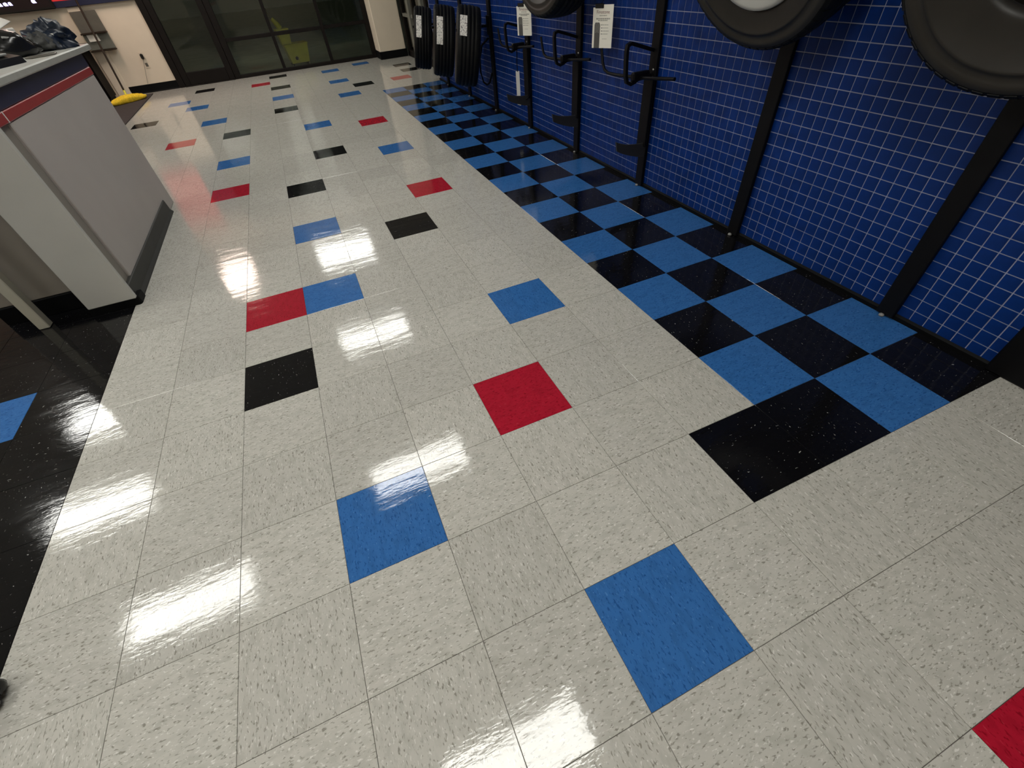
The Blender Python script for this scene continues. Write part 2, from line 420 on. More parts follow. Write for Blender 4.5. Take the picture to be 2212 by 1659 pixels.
pb = MB().bbox(0.872, 1.414, 10.221, 10.70, 0, 0.122, 0.008).build('baseboard_pillar', M['blackbase']); structure(pb, 'black base around the cream pillar')
structure(MB().box(1.5, 2.2, 7.24, 7.36, -0.1, CEIL).build('wall_end', M['cream']), 'cream end wall behind the blue wall')
structure(MB().box(2.2, 2.3, -3.2, 10.9, -0.1, CEIL).build('wall_far_right', M['dusk_wall']), 'dark outer wall')
# outside of the glass
structure(MB().box(-30, 30, 10.72, 40, -0.12, -0.01).build('ground_outside', M['asphalt']), 'dim floor outside the glass front')

# ------------------------------------------------------------------ glass front
wn = empty('window_1', (0, BACK, 0)); structure(wn, 'dark glass front with bronze frame and a low cross rail')
def bar(parent, name, x0, x1, z0, z1, y0=-0.03, y1=0.05, mat='bronze'):
    return MB().bbox(x0, x1, y0, y1, z0, z1, 0.004).build(name, M[mat], parent)
for x in (-0.90, 0.0): bar(wn, 'mullion', x - 0.028, x + 0.028, 0.05, 2.6)
bar(wn, 'mullion', -1.80, -1.70, 0, 2.6); bar(wn, 'mullion', 0.80, 0.884, 0, 2.6)
bar(wn, 'sill', -1.70, 0.80, 0, 0.055, -0.035, 0.055); bar(wn, 'head', -1.70, 0.80, 2.52, 2.6)
for a, b in ((-1.70, -0.928), (-0.872, -0.028), (0.028, 0.80)):
    bar(wn, 'rail', a, b, 0.535, 0.59)
    for z0, z1 in ((0.055, 0.535), (0.59, 2.52)):
        MB().box(a, b, 0.006, 0.014, z0, z1).build('pane', M['glass'], wn)
dr = empty('door_1', (0, BACK, 0)); structure(dr, 'dark glass door with bronze stiles and deep bottom rail')
bar(dr, 'jamb', -2.76, -2.66, 0, 2.6); bar(dr, 'stile', -2.655, -2.56, 0.01, 2.5); bar(dr, 'stile', -1.90, -1.805, 0.01, 2.5)
bar(dr, 'bottom_rail', -2.56, -1.90, 0.01, 0.20); bar(dr, 'top_rail', -2.56, -1.90, 2.4, 2.5); bar(dr, 'head', -2.66, -1.80, 2.5, 2.6)
MB().box(-2.56, -1.90, 0.006, 0.014, 0.20, 2.4).build('pane', M['glass'], dr)
bar(dr, 'threshold', -2.66, -1.80, 0, 0.012, -0.06, 0.05)
# side window past the end of the blue wall
w2 = empty('window_2', (1.46, 0, 0)); structure(w2, 'side window with grey mullions past the blue wall')
def sbar(name, y0, y1, z0, z1, mat, x0=-0.03, x1=0.05): return MB().bbox(x0, x1, y0, y1, z0, z1, 0.004).build(name, M[mat], w2)
for y in (10.16, 9.30, 8.40, 7.44): sbar('mullion', y - 0.05, y + 0.05, 0, 2.6, 'bronze')
for y in (9.55, 8.65): sbar('mullion', y - 0.07, y + 0.07, 0, 2.6, 'alu', -0.05, 0.03)
sbar('sill', 7.4, 10.2, 0, 0.10, 'bronze'); sbar('rail', 7.4, 10.2, 0.60, 0.65, 'alu')
MB().box(0.006, 0.014, 7.4, 10.2, 0.1, 2.6).build('pane', M['glass'], w2)

# ------------------------------------------------------------------ ceiling lights
def ceiling_light(x, y, sx, sy, label, mat='lens'):
    t = empty('ceiling_light', (x, y, CEIL)); tag(t, label, 'ceiling light', 'recessed ceiling lights')
    f = MB()
    hx, hy, b = sx / 2, sy / 2, 0.035
    q = [(-1, -1), (1, -1), (1, 1), (-1, 1)]
    vs = [(sx * (hx + o_), sy * (hy + o_), z) for (o_, z) in ((b, 0.0), (b, -0.018), (0.0, -0.018), (0.0, 0.0)) for (sx, sy) in q]
    f.add(vs, [(r * 4 + i, r * 4 + (i + 1) % 4, ((r + 1) % 4) * 4 + (i + 1) % 4, ((r + 1) % 4) * 4 + i) for r in range(4) for i in range(4)])
    f.build('frame', M['white_plastic'], t)
    MB().box(-hx, hx, -hy, hy, -0.012, -0.004).build('diffuser', M[mat], t)
ceiling_light(-1.00, 0.00, 1.12, 0.40, 'long ceiling light mirrored at the bottom edge of the floor')
ceiling_light(-1.00, 2.95, 1.12, 0.40, 'long ceiling light mirrored on the upper edge of the nearest left blue tile')
ceiling_light(-1.00, 5.88, 1.10, 0.40, 'long ceiling light mirrored below the red and blue tile pair')
ceiling_light(-1.02, 9.15, 1.12, 0.62, 'long ceiling light mirrored above the red and blue tile pair')
ceiling_light(-3.50, 2.38, 1.12, 0.40, 'long ceiling light mirrored at the lower left of the floor')
ceiling_light(-4.64, 4.10, 1.06, 0.42, 'long ceiling light mirrored beside the black floor strip')
ceiling_light(-5.05, 5.95, 0.70, 0.60, 'ceiling light mirrored on the edge of the black floor strip')
ceiling_light(-3.20, 9.28, 0.56, 1.25, 'warm ceiling light mirrored near the counter foot', 'lens_warm')
ceiling_light(-1.00, -2.60, 1.12, 0.40, 'long ceiling light added behind the viewer for illumination')  # unseen fixture, added to light the room from behind
ceiling_light(-3.60, -0.60, 1.12, 0.40, 'long ceiling light added left of the viewer for illumination')  # another out-of-view fixture added for extra illumination

# ------------------------------------------------------------------ display posts on the blue wall
PX0 = WALLX - 0.026
def arc(pts): return pts
def post(y, label, lower=None, strap=False, pegs=()):
    t = empty('display_post', (0, y, 0)); tag(t, label, 'post', 'black display posts on the blue wall')
    MB().bbox(PX0, WALLX - 0.0025, -0.036, 0.036, 0.006, 2.35, 0.003).build('upright', M['black_metal'], t)
    cap = MB(); cap.revolve([(0.001, 0.0), (0.010, 0.0), (0.011, 0.005), (0.008, 0.010), (0.001, 0.012)], 14, 'z')
    cap.build('foot_cap', M['grey_plastic'], t, (PX0 - 0.004, 0.004, 0.001))
    if lower:
        MB().bbox(PX0 - 0.020, PX0 - 0.0005, -0.045, 0.045, 0.27, 0.665, 0.003).build('sleeve', M['black_metal'], t)
        # closed hook loop standing out from the wall
        lp = [(1.175, 0, 0.795), (1.09, 0, 0.822), (1.01, 0, 0.846), (0.988, 0, 0.838), (0.984, 0, 0.815), (0.986, 0, 0.76), (0.992, 0, 0.69),
              (1.004, 0, 0.656), (1.03, 0, 0.643), (1.06, 0, 0.652), (1.09, 0, 0.668), (1.175, 0, 0.672)]
        MB().tube(lp, 0, flat=(0.009, 0.0125, (0, 1, 0))).build('hook_loop', M['black_metal'], t)
        cb = [(1.10, 0.455, 0.774), (1.10, 0.430, 0.70), (1.10, 0.405, 0.664), (1.10, 0.36, 0.650), (1.10, 0.27, 0.650), (1.09, 0.0, 0.668), (1.10, -0.32, 0.700)]
        MB().tube(cb, 0.0095, 8).build('cross_bar', M['black_metal'], t)
        MB().bbox(1.04, 1.16, -0.02, 0.02, 0.655, 0.70, 0.008).build('clamp', M['black_metal'], t)
        for zz in (0.66, 0.70):
            b = MB(); b.revolve([(0.001, 0.0), (0.007, 0.0), (0.007, 0.006), (0.001, 0.008)], 8, 'z')
            bo = b.build('bolt', M['bolt'], t, (PX0 - 0.001, -0.018, zz)); bo.rotation_euler = (0, -math.pi / 2, 0)
        # curved foot plate reaching out below
        top = [(0.945, 0.338), (0.975, 0.325), (1.03, 0.308), (1.10, 0.297), (1.186, 0.292)]
        bot = [(1.186, 0.205), (1.12, 0.216), (1.05, 0.238), (0.99, 0.262), (0.957, 0.280)]
        MB().prism(top + bot, 'y', -0.032, -0.020).build('foot_plate', M['dark_plate'], t)
    if strap:
        MB().tube([(1.17, 0.02, 0.66), (1.12, 0.10, 0.60), (1.10, 0.15, 0.48), (1.10, 0.165, 0.36), (1.11, 0.13, 0.27), (1.13, 0.08, 0.245), (1.15, 0.04, 0.27), (1.178, 0.01, 0.36)], 0.010, 8).build('strap_loop', M['black_metal'], t)
    for (z, x) in pegs:
        MB().tube([(PX0, 0, z), (x, 0, z)], 0.012, 10).build('peg', M['black_metal'], t)
        MB().bbox(PX0 - 0.012, PX0 - .0005, -0.045, 0.045, z - 0.08, z + 0.08, 0.003).build('sleeve', M['black_metal'], t)
    return t
py = [0.450, 1.367, 2.290, 3.205, 4.130, 5.035, 5.955, 6.880]
post(py[0], 'black wall post under the rightmost hanging tire', pegs=[(1.44, 0.92)])
post(py[1], 'black wall post under the tire with the pale grey disc', pegs=[(1.47, 0.92)])
post(py[2], 'black wall post with the nearest empty hook loop', lower=True)
post(py[3], 'black wall post with the second nearest empty hook loop', lower=True, pegs=[(1.48, 0.92)])
post(py[4], 'black wall post with the farthest empty hook loop and hanging white tag', lower=True)
post(py[5], 'black wall post behind the nearest of the three low tires', strap=True, pegs=[(0.765, 0.82)])
post(py[6], 'black wall post behind the middle of the three low tires', pegs=[(0.735, 0.82)])
post(py[7], 'black wall post behind the farthest of the three low tires', pegs=[(0.69, 0.82)])

# ------------------------------------------------------------------ tires
def tire(cx, cy, cz, R, wd_, tilt, yaw, label, sticker=None, disc=False, hole=0.585):
    t = empty('tire', (cx, cy, cz), (0, 0, 0)); tag(t, label, 'tire', 'tires hung on the blue wall')
    t.rotation_mode = 'XYZ'; t.rotation_euler = (0, tilt, yaw)
    ri = R * hole; h = wd_ / 2; q5 = (hole - .585)
    # tread with circumferential grooves and shoulder
    tp = [(R * .925, -h * .99)]
    def g(x, r): tp.append((R * r, h * x))
    g(-.94, .950); g(-.84, .970); g(-.70, .984)
    for c in (-.50, -.18, .18, .50):
        e_ = .993 if abs(c) > .3 else .999
        g(c - .06, e_); g(c - .045, e_ - .016); g(c + .045, e_ - .016); g(c + .06, e_)
    g(.70, .984); g(.84, .970); g(.94, .950); tp.append((R * .925, h * .99))
    MB().revolve(tp, 72).build('tread', M['rubber'], t)
    sh = MB()      # shoulder blocks
    n = 56
    for s_ in (-1, 1):
        for j in range(n):
            a = 2 * math.pi * (j + (0.5 if s_ > 0 else 0)) / n; da = 2 * math.pi / n * 0.36
            vs = []
            for (r, x) in ((R * .938, .985), (R * .966, .90), (R * .986, .72), (R * .965, .72), (R * .925, .95)):
                for q in (a - da, a + da): vs.append((s_ * h * x, r * math.cos(q), r * math.sin(q)))
            sh.add(vs, [(0, 1, 3, 2), (2, 3, 5, 4), (4, 5, 7, 6), (8, 9, 1, 0), (0, 2, 4, 6, 8), (9, 7, 5, 3, 1)])
    so = sh.build('shoulder_blocks', M['rubber'], t); so['kind'] = 'stuff'
    for s_ in (-1, 1):
        prof = [(R * .925, h * .99), (R * .90, h * 1.02), (R * .86, h * 1.035), (R * .855, h * 1.02), (R * .80, h * 1.03), (R * .795, h * 1.045), (R * .775, h * 1.045), (R * .77, h * 1.03),
                (R * (.70 + q5), h * .98), (R * (.645 + q5), h * .90), (R * (.625 + q5), h * .90), (R * (.60 + q5), h * .84), (ri, h * .76), (ri * .985, h * .66), (ri * 1.02, h * .60), (R * .70, h * .70), (R * .85, h * .86), (R * .93, h * .80)]
        MB().revolve([(r, s_ * x) for r, x in prof], 72).build('sidewall', M['sidewall'], t)
    MB().revolve([(R * .93, -h * .8), (R * .935, 0), (R * .93, h * .8)], 48).build('inner_liner', M['rubber'], t)
    if disc:
        dd = MB(); dd.revolve([(0.001, -h * .80), (ri * .5, -h * .84), (ri * .86, -h * .88), (ri * .94, -h * .95), (ri * 1.0, -h * .95), (ri * 1.03, -h * .84), (ri * .98, -h * .74), (0.001, -h * .70)], 64)
        dd.build('wheel_disc', M['rim'], t)
    if sticker:
        a0, a1, x0, x1 = sticker
        st = MB(); k = 14; vs = []
        for i in range(k + 1):
            a = a0 + (a1 - a0) * i / k
            for r in (R * 1.0005, R * 1.006):
                for x in (x0, x1): vs.append((x, r * math.cos(a), r * math.sin(a)))
        fs = []
        for i in range(k):
            b = i * 4
            fs += [(b + 2, b + 3, b + 7, b + 6), (b, b + 4, b + 5, b + 1), (b, b + 2, b + 6, b + 4), (b + 1, b + 5, b + 7, b + 3)]
        fs += [(0, 1, 3, 2), (4 * k, 4 * k + 2, 4 * k + 3, 4 * k + 1)]
        st.add(vs, fs); st.build('tread_sticker', M['sticker'], t)
    return t
TILT = 0.25
tire(0.960, 3.166, 1.312, 0.385, 0.24, 0.02, 0.08, 'black tire hung high on the wall above the two white cards', hole=0.47)
tire(0.929, 1.345, 1.289, 0.390, 0.25, -0.42, 0.04, 'black tire with a pale grey disc in its centre at the top edge', disc=True)
tire(0.955, 0.420, 1.247, 0.370, 0.24, -0.22, 0.10, 'large dark tire cut off by the upper right corner', hole=0.45)
tire(0.930, 5.060, 0.612, 0.340, 0.23, 0.20, -0.30, 'black tire hung low, nearest of three, with a short white sticker', sticker=(math.pi - 0.90, math.pi - 0.36, -0.092, -0.022))
tire(0.945, 5.966, 0.587, 0.340, 0.23, 0.20, -0.26, 'black tire hung low in the middle of three, with the longest white sticker', sticker=(math.pi - 0.80, math.pi - 0.02, -0.092, -0.022))
tire(0.945, 6.940, 0.550, 0.335, 0.22, 0.20, -0.26, 'black tire hung low, farthest of three, next to the cream pillar', sticker=(math.pi - 0.84, math.pi - 0.12, -0.085, -0.018))

# ------------------------------------------------------------------ price cards on the wall
def text_mesh(body, size, mat, name):
    cu = bpy.data.curves.new(name, 'FONT'); cu.body = body; cu.size = size; cu.align_x = 'CENTER'; cu.extrude = 0.0002; cu.resolution_u = 2
    ob = bpy.data.objects.new(name, cu); C.objects.link(ob)
    dg = bpy.context.evaluated_depsgraph_get()
    me = bpy.data.meshes.new_from_object(ob.evaluated_get(dg)); bpy.data.objects.remove(ob); bpy.data.curves.remove(cu)
    me.materials.clear(); me.materials.append(mat); return me
def wall_card(L, R, ztop, zbot, label, full=True):
    """card standing off the wall; local x runs along its width, z up, face towards -y local"""
    L, R = Vector(L), Vector(R); d = R - L; wdt = d.length
    t = empty('price_card', (L.x, L.y, zbot), (0, 0, math.atan2(d.y, d.x))); tag(t, label, 'card', 'white price cards on the blue wall')
    h = ztop - zbot
    MB().prism([(0, 0), (wdt, 0), (wdt, h), (wdt * .38, h), (wdt * .33, h - .014), (0, h - .014)], 'y', 0, 0.0025).build('card_sheet', M['card'], t)
    MB().bbox(wdt * .1, wdt * .52, -0.004, 0.006, h - 0.018, h + 0.006, 0.002).build('clip', M['black_plastic'], t)
    # picture of a tire tread, printed
    p_ = MB(); hw, x0 = wdt * .14, wdt * .24
    p_.prism([(x0 - hw, 0.0), (x0 + hw, 0.0), (x0 + hw, h * .55), (x0 + hw * .7, h * .60), (x0 - hw * .7, h * .60), (x0 - hw, h * .55)], 'y', -0.0006, 0)
    p_.build('printed_tire', M['ink'], t)
    tz = MB()
    for i in range(7):
        z = h * .36 + i * h * .032
        tz.prism([(x0 - hw * .8, z), (x0, z + .006), (x0 + hw * .8, z), (x0 + hw * .8, z + .0016), (x0, z + .0076), (x0 - hw * .8, z + .0016)], 'y', -0.0010, -0.0006)
    tz.build('printed_tread_lines', M['ink_pale'], t)['kind'] = 'stuff'
    me = text_mesh('Firestone', wdt * .17, M['ink_red'], 'printed_name')
    o = put('printed_name', me, t, (wdt * .5, -0.0005, h * .80)); o.rotation_euler = (math.pi / 2, 0, 0)
    ln = MB()
    for (a, b, z, th) in ((.33, .70, .755, .004), (.17, .86, .685, .007), (.27, .74, .645, .005), (.50, .80, .545, .003), (.50, .80, .475, .003), (.50, .82, .405, .003), (.50, .78, .335, .003), (.52, .74, .22, .002)):
        x = wdt * a
        while x < wdt * b:
            wl = random.uniform(.006, .014)
            ln.box(x, min(x + wl, wdt * b), -0.0008, 0, h * z - th / 2, h * z + th / 2); x += wl + .0025
    ln.build('printed_lines', M['ink_pale'], t)['kind'] = 'stuff'
    bl = MB()
    for z in (.545, .475, .405, .335): bl.box(wdt * .445, wdt * .475, -0.0008, 0, h * z - .003, h * z + .003)
    bl.build('printed_bullets', M['ink'], t)['kind'] = 'stuff'
    hg = MB().tube([(wdt * .3, 0.003, h - .004), (wdt * .3, 0.03, h + .006), (wdt * .3, 0.055, h + .02)], 0.002, 6)
    hg.build('hanger_wire', M['black_metal'], t)
wall_card((1.08, 2.838, 0), (1.15, 2.708, 0), 0.995, 0.772, 'white printed card right of the high tire, fully in view')
wall_card((1.08, 4.076, 0), (1.15, 3.938, 0), 0.965, 0.757, 'white printed card partly hidden by the high tire')
# narrow white tag on a cord
t = empty('hang_tag', (1.10, 4.175, 0.235), (0, 0, 0.0)); tag(t, 'narrow white tag hanging on a dark cord below the farthest empty hook', 'tag')
e = Vector((0.92, -0.38, 0))
vs = []
for (a, z) in ((-0.016, 0), (0.018, -0.012), (0.018, 0.25), (-0.016, 0.25)): vs.append((e.x * a, e.y * a, z - 0.02 if z < .1 else z))
nrm = Vector((-0.38, -0.92, 0)) * 0.003
MB().add(vs + [tuple(Vector(v) - nrm) for v in vs], [(0, 1, 2, 3), (7, 6, 5, 4), (0, 4, 5, 1), (1, 5, 6, 2), (2, 6, 7, 3), (3, 7, 4, 0)]).build('tag_sheet', M['paper'], t)
MB().tube([(0.001, 0, 0.245), (0.0, 0, 0.32), (-0.012, -0.04, 0.41), (-0.01, -0.045, 0.43)], 0.004, 6).build('cord', M['black_metal'], t)
MB().tube([(0.01, 0, 0.0), (0.03, -0.05, 0.015), (0.05, -0.10, 0.035), (0.062, -0.13, 0.075), (0.068, -0.14, 0.20)], 0.004, 6).build('cord', M['black_metal'], t)

# ------------------------------------------------------------------ service counter (left)
ct = empty('service_counter', (-2.13, 2.45, 0)); tag(ct, 'grey laminate service counter with navy and red stripes under its top', 'counter')
def cpart(name, mat, x0, x1, y0, y1, z0, z1, b=0.004, parent=None):
    return MB().bbox(x0 + 2.13, x1 + 2.13, y0 - 2.45, y1 - 2.45, z0, z1, b).build(name, M[mat], parent or ct)
cpart('side_panel', 'grey_laminate', -2.16, -2.13, 2.64, 4.19, 0.0, 0.893)
cpart('body', 'grey_laminate', -2.80, -2.162, 2.66, 4.18, 0.0, 1.010)
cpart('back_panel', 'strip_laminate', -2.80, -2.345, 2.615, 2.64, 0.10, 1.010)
cpart('back_base', 'blackbase', -2.80, -2.345, 2.605, 2.638, 0.0, 0.10)
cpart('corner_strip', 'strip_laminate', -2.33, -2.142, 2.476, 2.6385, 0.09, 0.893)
cpart('end_panel', 'white_laminate', -2.342, -2.102, 2.448, 2.474, 0.042, 1.010)
cpart('red_stripe', 'red_stripe', -2.158, -2.126, 2.476, 4.192, 0.894, 0.938)
cpart('navy_stripe', 'navy', -2.158, -2.126, 2.476, 4.192, 0.939, 1.012)
cpart('stripe_joint', 'white_plastic', -2.14, -2.124, 2.632, 2.638, 0.894, 0.938, 0.001)
cb = MB().prism([(-0.0, 0.0), (0.028, 0.0), (0.026, 0.006), (0.014, 0.022), (0.008, 0.094), (0.004, 0.098), (-0.02, 0.098), (-0.02, 0)], 'y', 0.03, 1.50)
cb.build('cove_base', M['dark_base'], ct)
MB().prism([(0.022, 0.002), (0.03, 0.006), (0.034, 0.02), (0.034, 0.10), (-0.22, 0.10), (-0.22, 0.002)], 'z', 0.0, 0.042).build('end_base', M['blackbase'], ct)
cpart('leg', 'leg', -2.606, -2.554, 2.452, 2.504, 0.0, 1.010, 0.004)
cpart('leg_foot', 'blackbase', -2.604, -2.556, 2.454, 2.502, 0.0, 0.006, 0.001)
wt = MB().bbox(-2.82, -2.105, 2.40, 4.40, 1.0125, 1.047, 0.006).build('countertop', M['top_laminate']); tag(wt, 'light grey worktop lying on the striped counter', 'countertop')
TOP = 1.047

# things on the counter
def blob(seed, rx, ry, rz, amp, nu=40, nv=20, freq=5.0):
    mb = MB(); vs = []; fs = []
    for i in range(nv + 1):
        ph = math.pi * i / nv
        for j in range(nu):
            th = 2 * math.pi * j / nu
            p_ = Vector((math.sin(ph) * math.cos(th), math.sin(ph) * math.sin(th), math.cos(ph)))
            k = 1 + amp * mnoise.noise(p_ * 1.4 + Vector((seed, 0, 0))) + amp * .6 * mnoise.noise(p_ * freq + Vector((0, seed, 0)))
            k += amp * .35 * abs(mnoise.noise(p_ * freq * 2 + Vector((0, 0, seed))))
            q = Vector((p_.x * rx * k, p_.y * ry * k, p_.z * rz * k))
            q.z = max(q.z, -rz * .55)
            vs.append(q + Vector((0, 0, rz * .55)))
    for i in range(nv):
        for j in range(nu):
            fs.append((i * nu + j, i * nu + (j + 1) % nu, (i + 1) * nu + (j + 1) % nu, (i + 1) * nu + j))
    return mb.add(vs, fs, True)
jk = empty('jacket', (-2.255, 4.235, TOP)); tag(jk, 'crumpled navy jacket lying at the far end of the countertop', 'jacket')
blob(3.3, 0.125, 0.145, 0.085, 0.5).build('jacket_body', M['jacket'], jk)
blob(8.1, 0.075, 0.055, 0.05, 0.5).build('grey_lining', M['grey_cloth'], jk, (-0.03, -0.105, 0.01))
MB().box(-0.01, 0.01, -0.006, 0.006, 0, 0.012).build('label_patch', M['paper'], jk, (0.055, -0.115, 0.07))
ps = empty('paper_sheets', (-2.565, 4.19, TOP)); tag(ps, 'white curled paper lying behind the black case on the countertop', 'paper')
pm = MB(); vs = []; 
for i in range(9):
    a = i / 8.0; vs += [(-0.16 + 0.30 * a, -0.10, 0.13 + 0.035 * math.sin(a * 3.0)), (-0.16 + 0.30 * a, 0.12, 0.15 + 0.06 * math.sin(a * 3.0))]
vs2 = [(v[0], v[1], v[2] - .004) for v in vs]
fs = []
for i in range(8):
    b = 2 * i; fs += [(b, b + 2, b + 3, b + 1), (b + 18, b + 19, b + 21, b + 20), (b, b + 18, b + 20, b + 2), (b + 1, b + 3, b + 21, b + 19)]
fs += [(0, 1, 19, 18), (16, 34, 35, 17)]
pm.add(vs + vs2, fs, True); pm.build('paper_sheet', M['paper'], ps)
MB().bbox(-0.13, 0.14, -0.08, 0.10, 0.0, 0.128, 0.006).build('paper_stack', M['paper'], ps)
bg = empty('black_case', (-2.415, 3.895, TOP), (0, 0, 0.35)); tag(bg, 'black soft case with a pale zip edge on the countertop', 'case')
blob(5.7, 0.16, 0.135, 0.088, 0.22).build('case_body', M['black_plastic'], bg)
MB().tube([(0.03, -0.12, 0.10), (0.09, -0.10, 0.088), (0.135, -0.06, 0.068), (0.155, -0.01, 0.04)], 0.006, 6).build('zip_edge', M['grey_plastic'], bg)
kb = empty('card_reader', (-2.33, 3.30, TOP), (0, 0, -0.25)); tag(kb, 'dark grey card reader with pale rim at the left edge of the countertop', 'card reader')
MB().prism([(-0.11, 0.0), (0.11, 0.0), (0.10, 0.03), (-0.06, 0.07), (-0.11, 0.06)], 'y', -0.16, 0.16).build('reader_body', M['black_plastic'], kb)
MB().bbox(-0.115, 0.115, -0.165, -0.158, 0.004, 0.02, 0.002).build('reader_rim', M['grey_plastic'], kb)
MB().bbox(0.0, 0.08, -0.10, 0.10, 0.041, 0.05, 0.002).build('key_pad', M['grey_plastic'], kb)
cbx = MB().tube([(-2.262, 3.70, TOP + .0045), (-2.20, 3.76, TOP + .0045), (-2.14, 3.80, TOP + .0045), (-2.125, 3.72, TOP + .0045), (-2.15, 3.64, TOP + .0045), (-2.21, 3.60, TOP + .0045), (-2.26, 3.66, TOP + .0045)], 0.004, 6).build('cable_loop', M['steel']); tag(cbx, 'thin grey cable looping over the countertop edge', 'cable')

# ------------------------------------------------------------------ far left corner
mt = MB().bbox(-4.6, -3.17, 7.4, 10.48, 0.0006, 0.012, 0.004).build('floor_mat', M['mat']); tag(mt, 'dark brown floor mat beyond the counter', 'mat')
cab = empty('black_cabinet', (-4.17, 10.44, 0)); tag(cab, 'low black brown cabinet standing left of the yellow mop', 'cabinet')
MB().bbox(-0.42, 0.42, -0.20, 0.20, 0.05, 0.74, 0.006).build('body', M['cabinet'], cab)
for s_ in (-1, 1):
    d = MB().bbox(-0.20, 0.20, -0.018, 0, 0.08, 0.70, 0.004).build('door', M['cabinet'], cab, (s_ * 0.208, -0.201, 0))
    MB().bbox(-0.006, 0.006, -0.03, -0.0185, 0.38, 0.50, 0.003).build('handle', M['steel'], d, (-s_ * 0.16, 0, 0))
MB().bbox(-0.44, 0.44, -0.22, 0.21, 0.741, 0.765, 0.005).build('top', M['cabinet'], cab)
MB().bbox(-0.40, 0.40, -0.18, 0.18, 0.012, 0.05, 0.003).build('plinth', M['blackbase'], cab)
mp = empty('dust_mop', (-3.43, 9.88, 0.012)); tag(mp, 'flat mop with a yellow head and dark handle leaning on the wall', 'mop')
hd = MB(); vs = []; fs = []; nu, nv = 40, 12
for i in range(nv + 1):
    ph = math.pi * i / nv
    for j in range(nu):
        th = 2 * math.pi * j / nu
        x = math.copysign(abs(math.sin(ph) * math.cos(th)) ** .7, math.cos(th)) * 0.30; y = math.copysign(abs(math.sin(ph) * math.sin(th)) ** .7, math.sin(th)) * 0.085
        z = math.cos(ph) * 0.045
        n = mnoise.noise(Vector((x * 30, y * 30, z * 30))) * 0.012
        vs.append((x * (1 + n * 3), y * (1 + n * 6), max(z + n, -0.03) + 0.0302 + (0.03 * (1 - abs(x) / .3) if z > 0 else 0)))
for i in range(nv):
    for j in range(nu): fs.append((i * nu + j, i * nu + (j + 1) % nu, (i + 1) * nu + (j + 1) % nu, (i + 1) * nu + j))
ho = hd.add(vs, fs, True).build('mop_head', M['yellow_yarn'], mp); ho.rotation_euler = (0, 0, 0.72)
MB().tube([(0, 0, 0.07), (-0.005, 0.07, 0.16)], 0.016, 8).build('socket', M['yellow'], mp)
MB().tube([(-0.004, 0.06, 0.15), (-0.035, 0.34, 0.70), (-0.07, 0.655, 1.30)], 0.014, 8).build('handle', M['brown_wood'], mp)
rk = empty('brochure_rack', (-3.54, BACK - 0.131, 0)); tag(rk, 'grey wall rack with two dark ledges on the cream wall', 'rack')
MB().bbox(-0.175, 0.175, 0.06, 0.10, 0.88, 1.145, 0.004).build('upper_panel', M['steel'], rk)
MB().bbox(-0.18, 0.18, -0.01, 0.10, 0.862, 0.880, 0.003).build('ledge', M['brown_wood'], rk)
MB().bbox(-0.175, 0.175, 0.06, 0.10, 0.66, 0.860, 0.004).build('lower_panel', M['alu'], rk)
MB().bbox(-0.18, 0.18, -0.01, 0.10, 0.640, 0.658, 0.003).build('ledge', M['brown_wood'], rk)
MB().bbox(-0.12, 0.03, 0.030, 0.05, 0.77, 0.860, 0.002).build('paper_pad', M['paper'], rk)
ol = empty('wall_outlet', (-3.075, BACK, 0.50)); tag(ol, 'wall outlet with a black plug and hanging cord on the cream wall', 'outlet')
MB().bbox(-0.036, 0.036, -0.008, 0, -0.16, 0.06, 0.003).build('cover_plate', M['cream'], ol)
MB().bbox(-0.022, 0.022, -0.06, -0.008, -0.035, 0.04, 0.012).build('plug', M['black_plastic'], ol)
MB().bbox(-0.02, 0.02, -0.012, -0.008, -0.14, -0.09, 0.002).build('socket', M['steel'], ol)
MB().tube([(0, -0.05, -0.02), (-0.03, -0.045, -0.10), (-0.09, -0.03, -0.25), (-0.14, -0.03, -0.38)], 0.003, 6).build('cord', M['alu'], ol)
# red backlit band, navy rail and screen above
sg = empty('wall_sign', (-4.2, BACK - 0.06, 1.205)); tag(sg, 'red lit sign band with navy lower rail above the cream wall', 'sign')
MB().bbox(-1.5, 1.43, 0.0, 0.058, 0.0, 0.075, 0.004).build('navy_rail', M['navy'], sg)
MB().bbox(-1.5, 1.0, 0.012, 0.058, 0.077, 1.15, 0.004).build('red_panel', M['red_sign'], sg)
MB().bbox(1.0, 1.43, 0.012, 0.058, 0.077, 1.15, 0.004).build('navy_panel', M['navy'], sg)
tv = empty('wall_screen', (-4.45, BACK - 0.12, 1.20)); tag(tv, 'dark screen with lavender lettering at the upper left corner', 'screen')
MB().bbox(-0.62, 0.62, 0.0, 0.055, 0.0, 0.75, 0.008).build('bezel', M['black_plastic'], tv)
MB().box(-0.59, 0.59, -0.002, -0.0002, 0.03, 0.72).build('display', M['screen'], tv)
gm = MB()
for (x0, x1) in ((-0.14, -0.07), (-0.05, 0.0), (0.012, 0.07), (0.075, 0.125), (0.37, 0.43)):
    gm.prism([(x0 + .012, 0.085), (x1, 0.085), (x1 - .008, 0.118), (x1 - .02, 0.128), (x0 + .006, 0.122), (x0, 0.10)], 'y', -0.0035, -0.0022)
gm.build('lit_lettering', M['glyph'], tv)['kind'] = 'stuff'

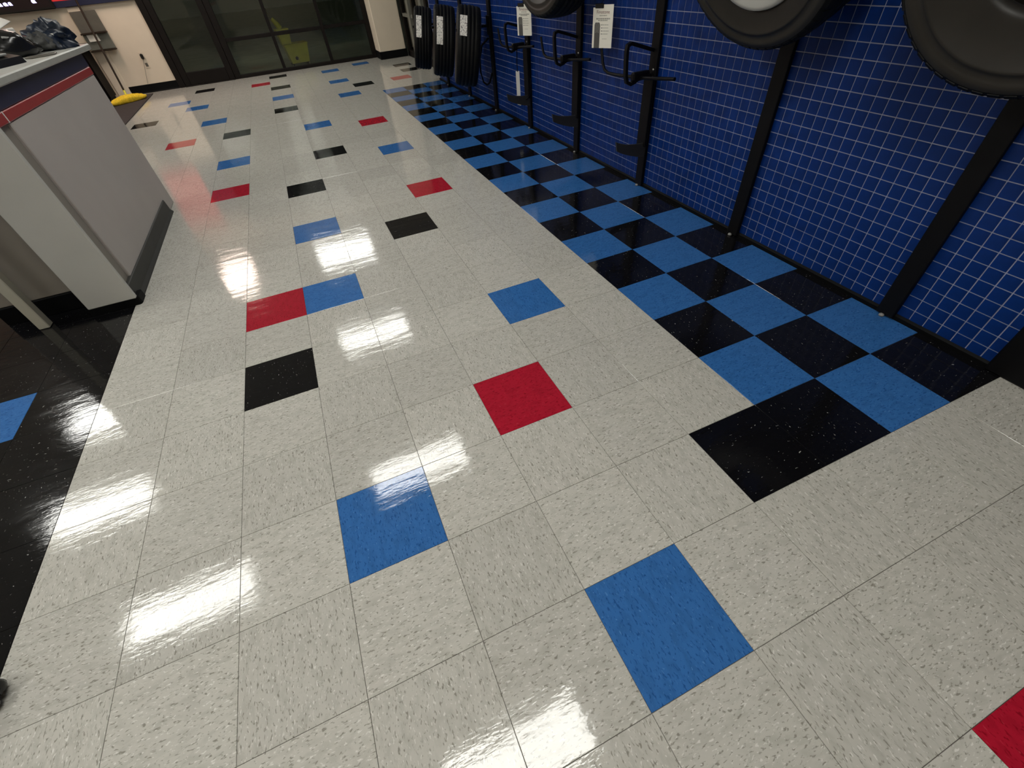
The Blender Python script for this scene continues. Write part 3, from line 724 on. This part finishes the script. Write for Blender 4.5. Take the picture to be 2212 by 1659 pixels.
# ------------------------------------------------------------------ mop bucket outside the glass
bk = empty('mop_bucket', (-0.57, 11.28, -0.01), (0, 0, 0.12)); tag(bk, 'yellow mop bucket with wringer standing behind the dark glass', 'bucket')
def frustum(mb, w0, d0, w1, d1, z0, z1, ox=0):
    vs = [(ox + sx * w, sy * d, z) for (w, d, z) in ((w0, d0, z0), (w1, d1, z1)) for (sx, sy) in ((-1, -1), (1, -1), (1, 1), (-1, 1))]
    mb.add(vs, [(0, 3, 2, 1), (4, 5, 6, 7)] + [(i, (i + 1) % 4, 4 + (i + 1) % 4, 4 + i) for i in range(4)]); return mb
frustum(MB(), 0.165, 0.14, 0.215, 0.18, 0.06, 0.34).build('bucket_body', M['yellow'], bk)
frustum(MB(), 0.222, 0.187, 0.225, 0.19, 0.34, 0.365).build('rim', M['yellow'], bk)
frustum(MB(), 0.085, 0.12, 0.115, 0.15, 0.366, 0.60, -0.15).build('wringer', M['yellow'], bk)
MB().tube([(-0.16, 0, 0.60), (-0.20, 0, 0.68), (-0.25, 0, 0.76)], [0.05, 0.045, 0.03], 10).build('wringer_head', M['yellow'], bk)
MB().tube([(-0.25, 0, 0.75), (-0.36, 0.03, 1.05), (-0.42, 0.04, 1.25)], 0.018, 8).build('lever', M['steel'], bk)
for sx in (-1, 1):
    for sy in (-1, 1):
        cw = MB(); cw.revolve([(0.001, -0.012), (0.028, -0.012), (0.032, -0.006), (0.032, 0.006), (0.028, 0.012), (0.001, 0.012)], 16)
        cw.build('caster', M['rubber'], bk, (sx * 0.15, sy * 0.12, 0.032))
lg = MB().revolve([(0.001, 0), (0.03, 0), (0.03, 0.003), (0.001, 0.003)], 16, 'z').build('caution_mark', M['blackbase'], bk, (-0.06, -0.158, 0.14)); lg.rotation_euler = (math.pi / 2 + 0.17, 0, 0)

# ------------------------------------------------------------------ chair caster at the left edge
cs = empty('chair_caster', (-2.118, 0.405, 0)); tag(cs, 'glossy black chair caster at the left edge on the pale floor', 'caster')
for yy in (-0.022, 0.022):
    cw = MB(); cw.revolve([(0.001, -0.014), (0.022, -0.014), (0.029, -0.008), (0.030, 0.004), (0.027, 0.012), (0.001, 0.014)], 24)
    co = cw.build('wheel', M['black_plastic'], cs, (0, yy, 0.0302)); co.rotation_euler = (0, 0, math.pi / 2)
hm = MB(); n = 14; prof = [(0.036 * math.cos(a), 0.030 + 0.036 * math.sin(a)) for a in [math.pi * i / n for i in range(n + 1)]]
hm.prism(prof, 'y', -0.007, 0.007).build('hood', M['black_plastic'], cs)
MB().tube([(0, 0, 0.05), (0, 0, 0.10)], 0.008, 10).build('stem', M['bolt'], cs)
MB().tube([(0.0, 0, 0.10), (-0.12, -0.06, 0.115), (-0.28, -0.14, 0.13)], [0.018, 0.022, 0.03], 10).build('base_arm', M['black_plastic'], cs)
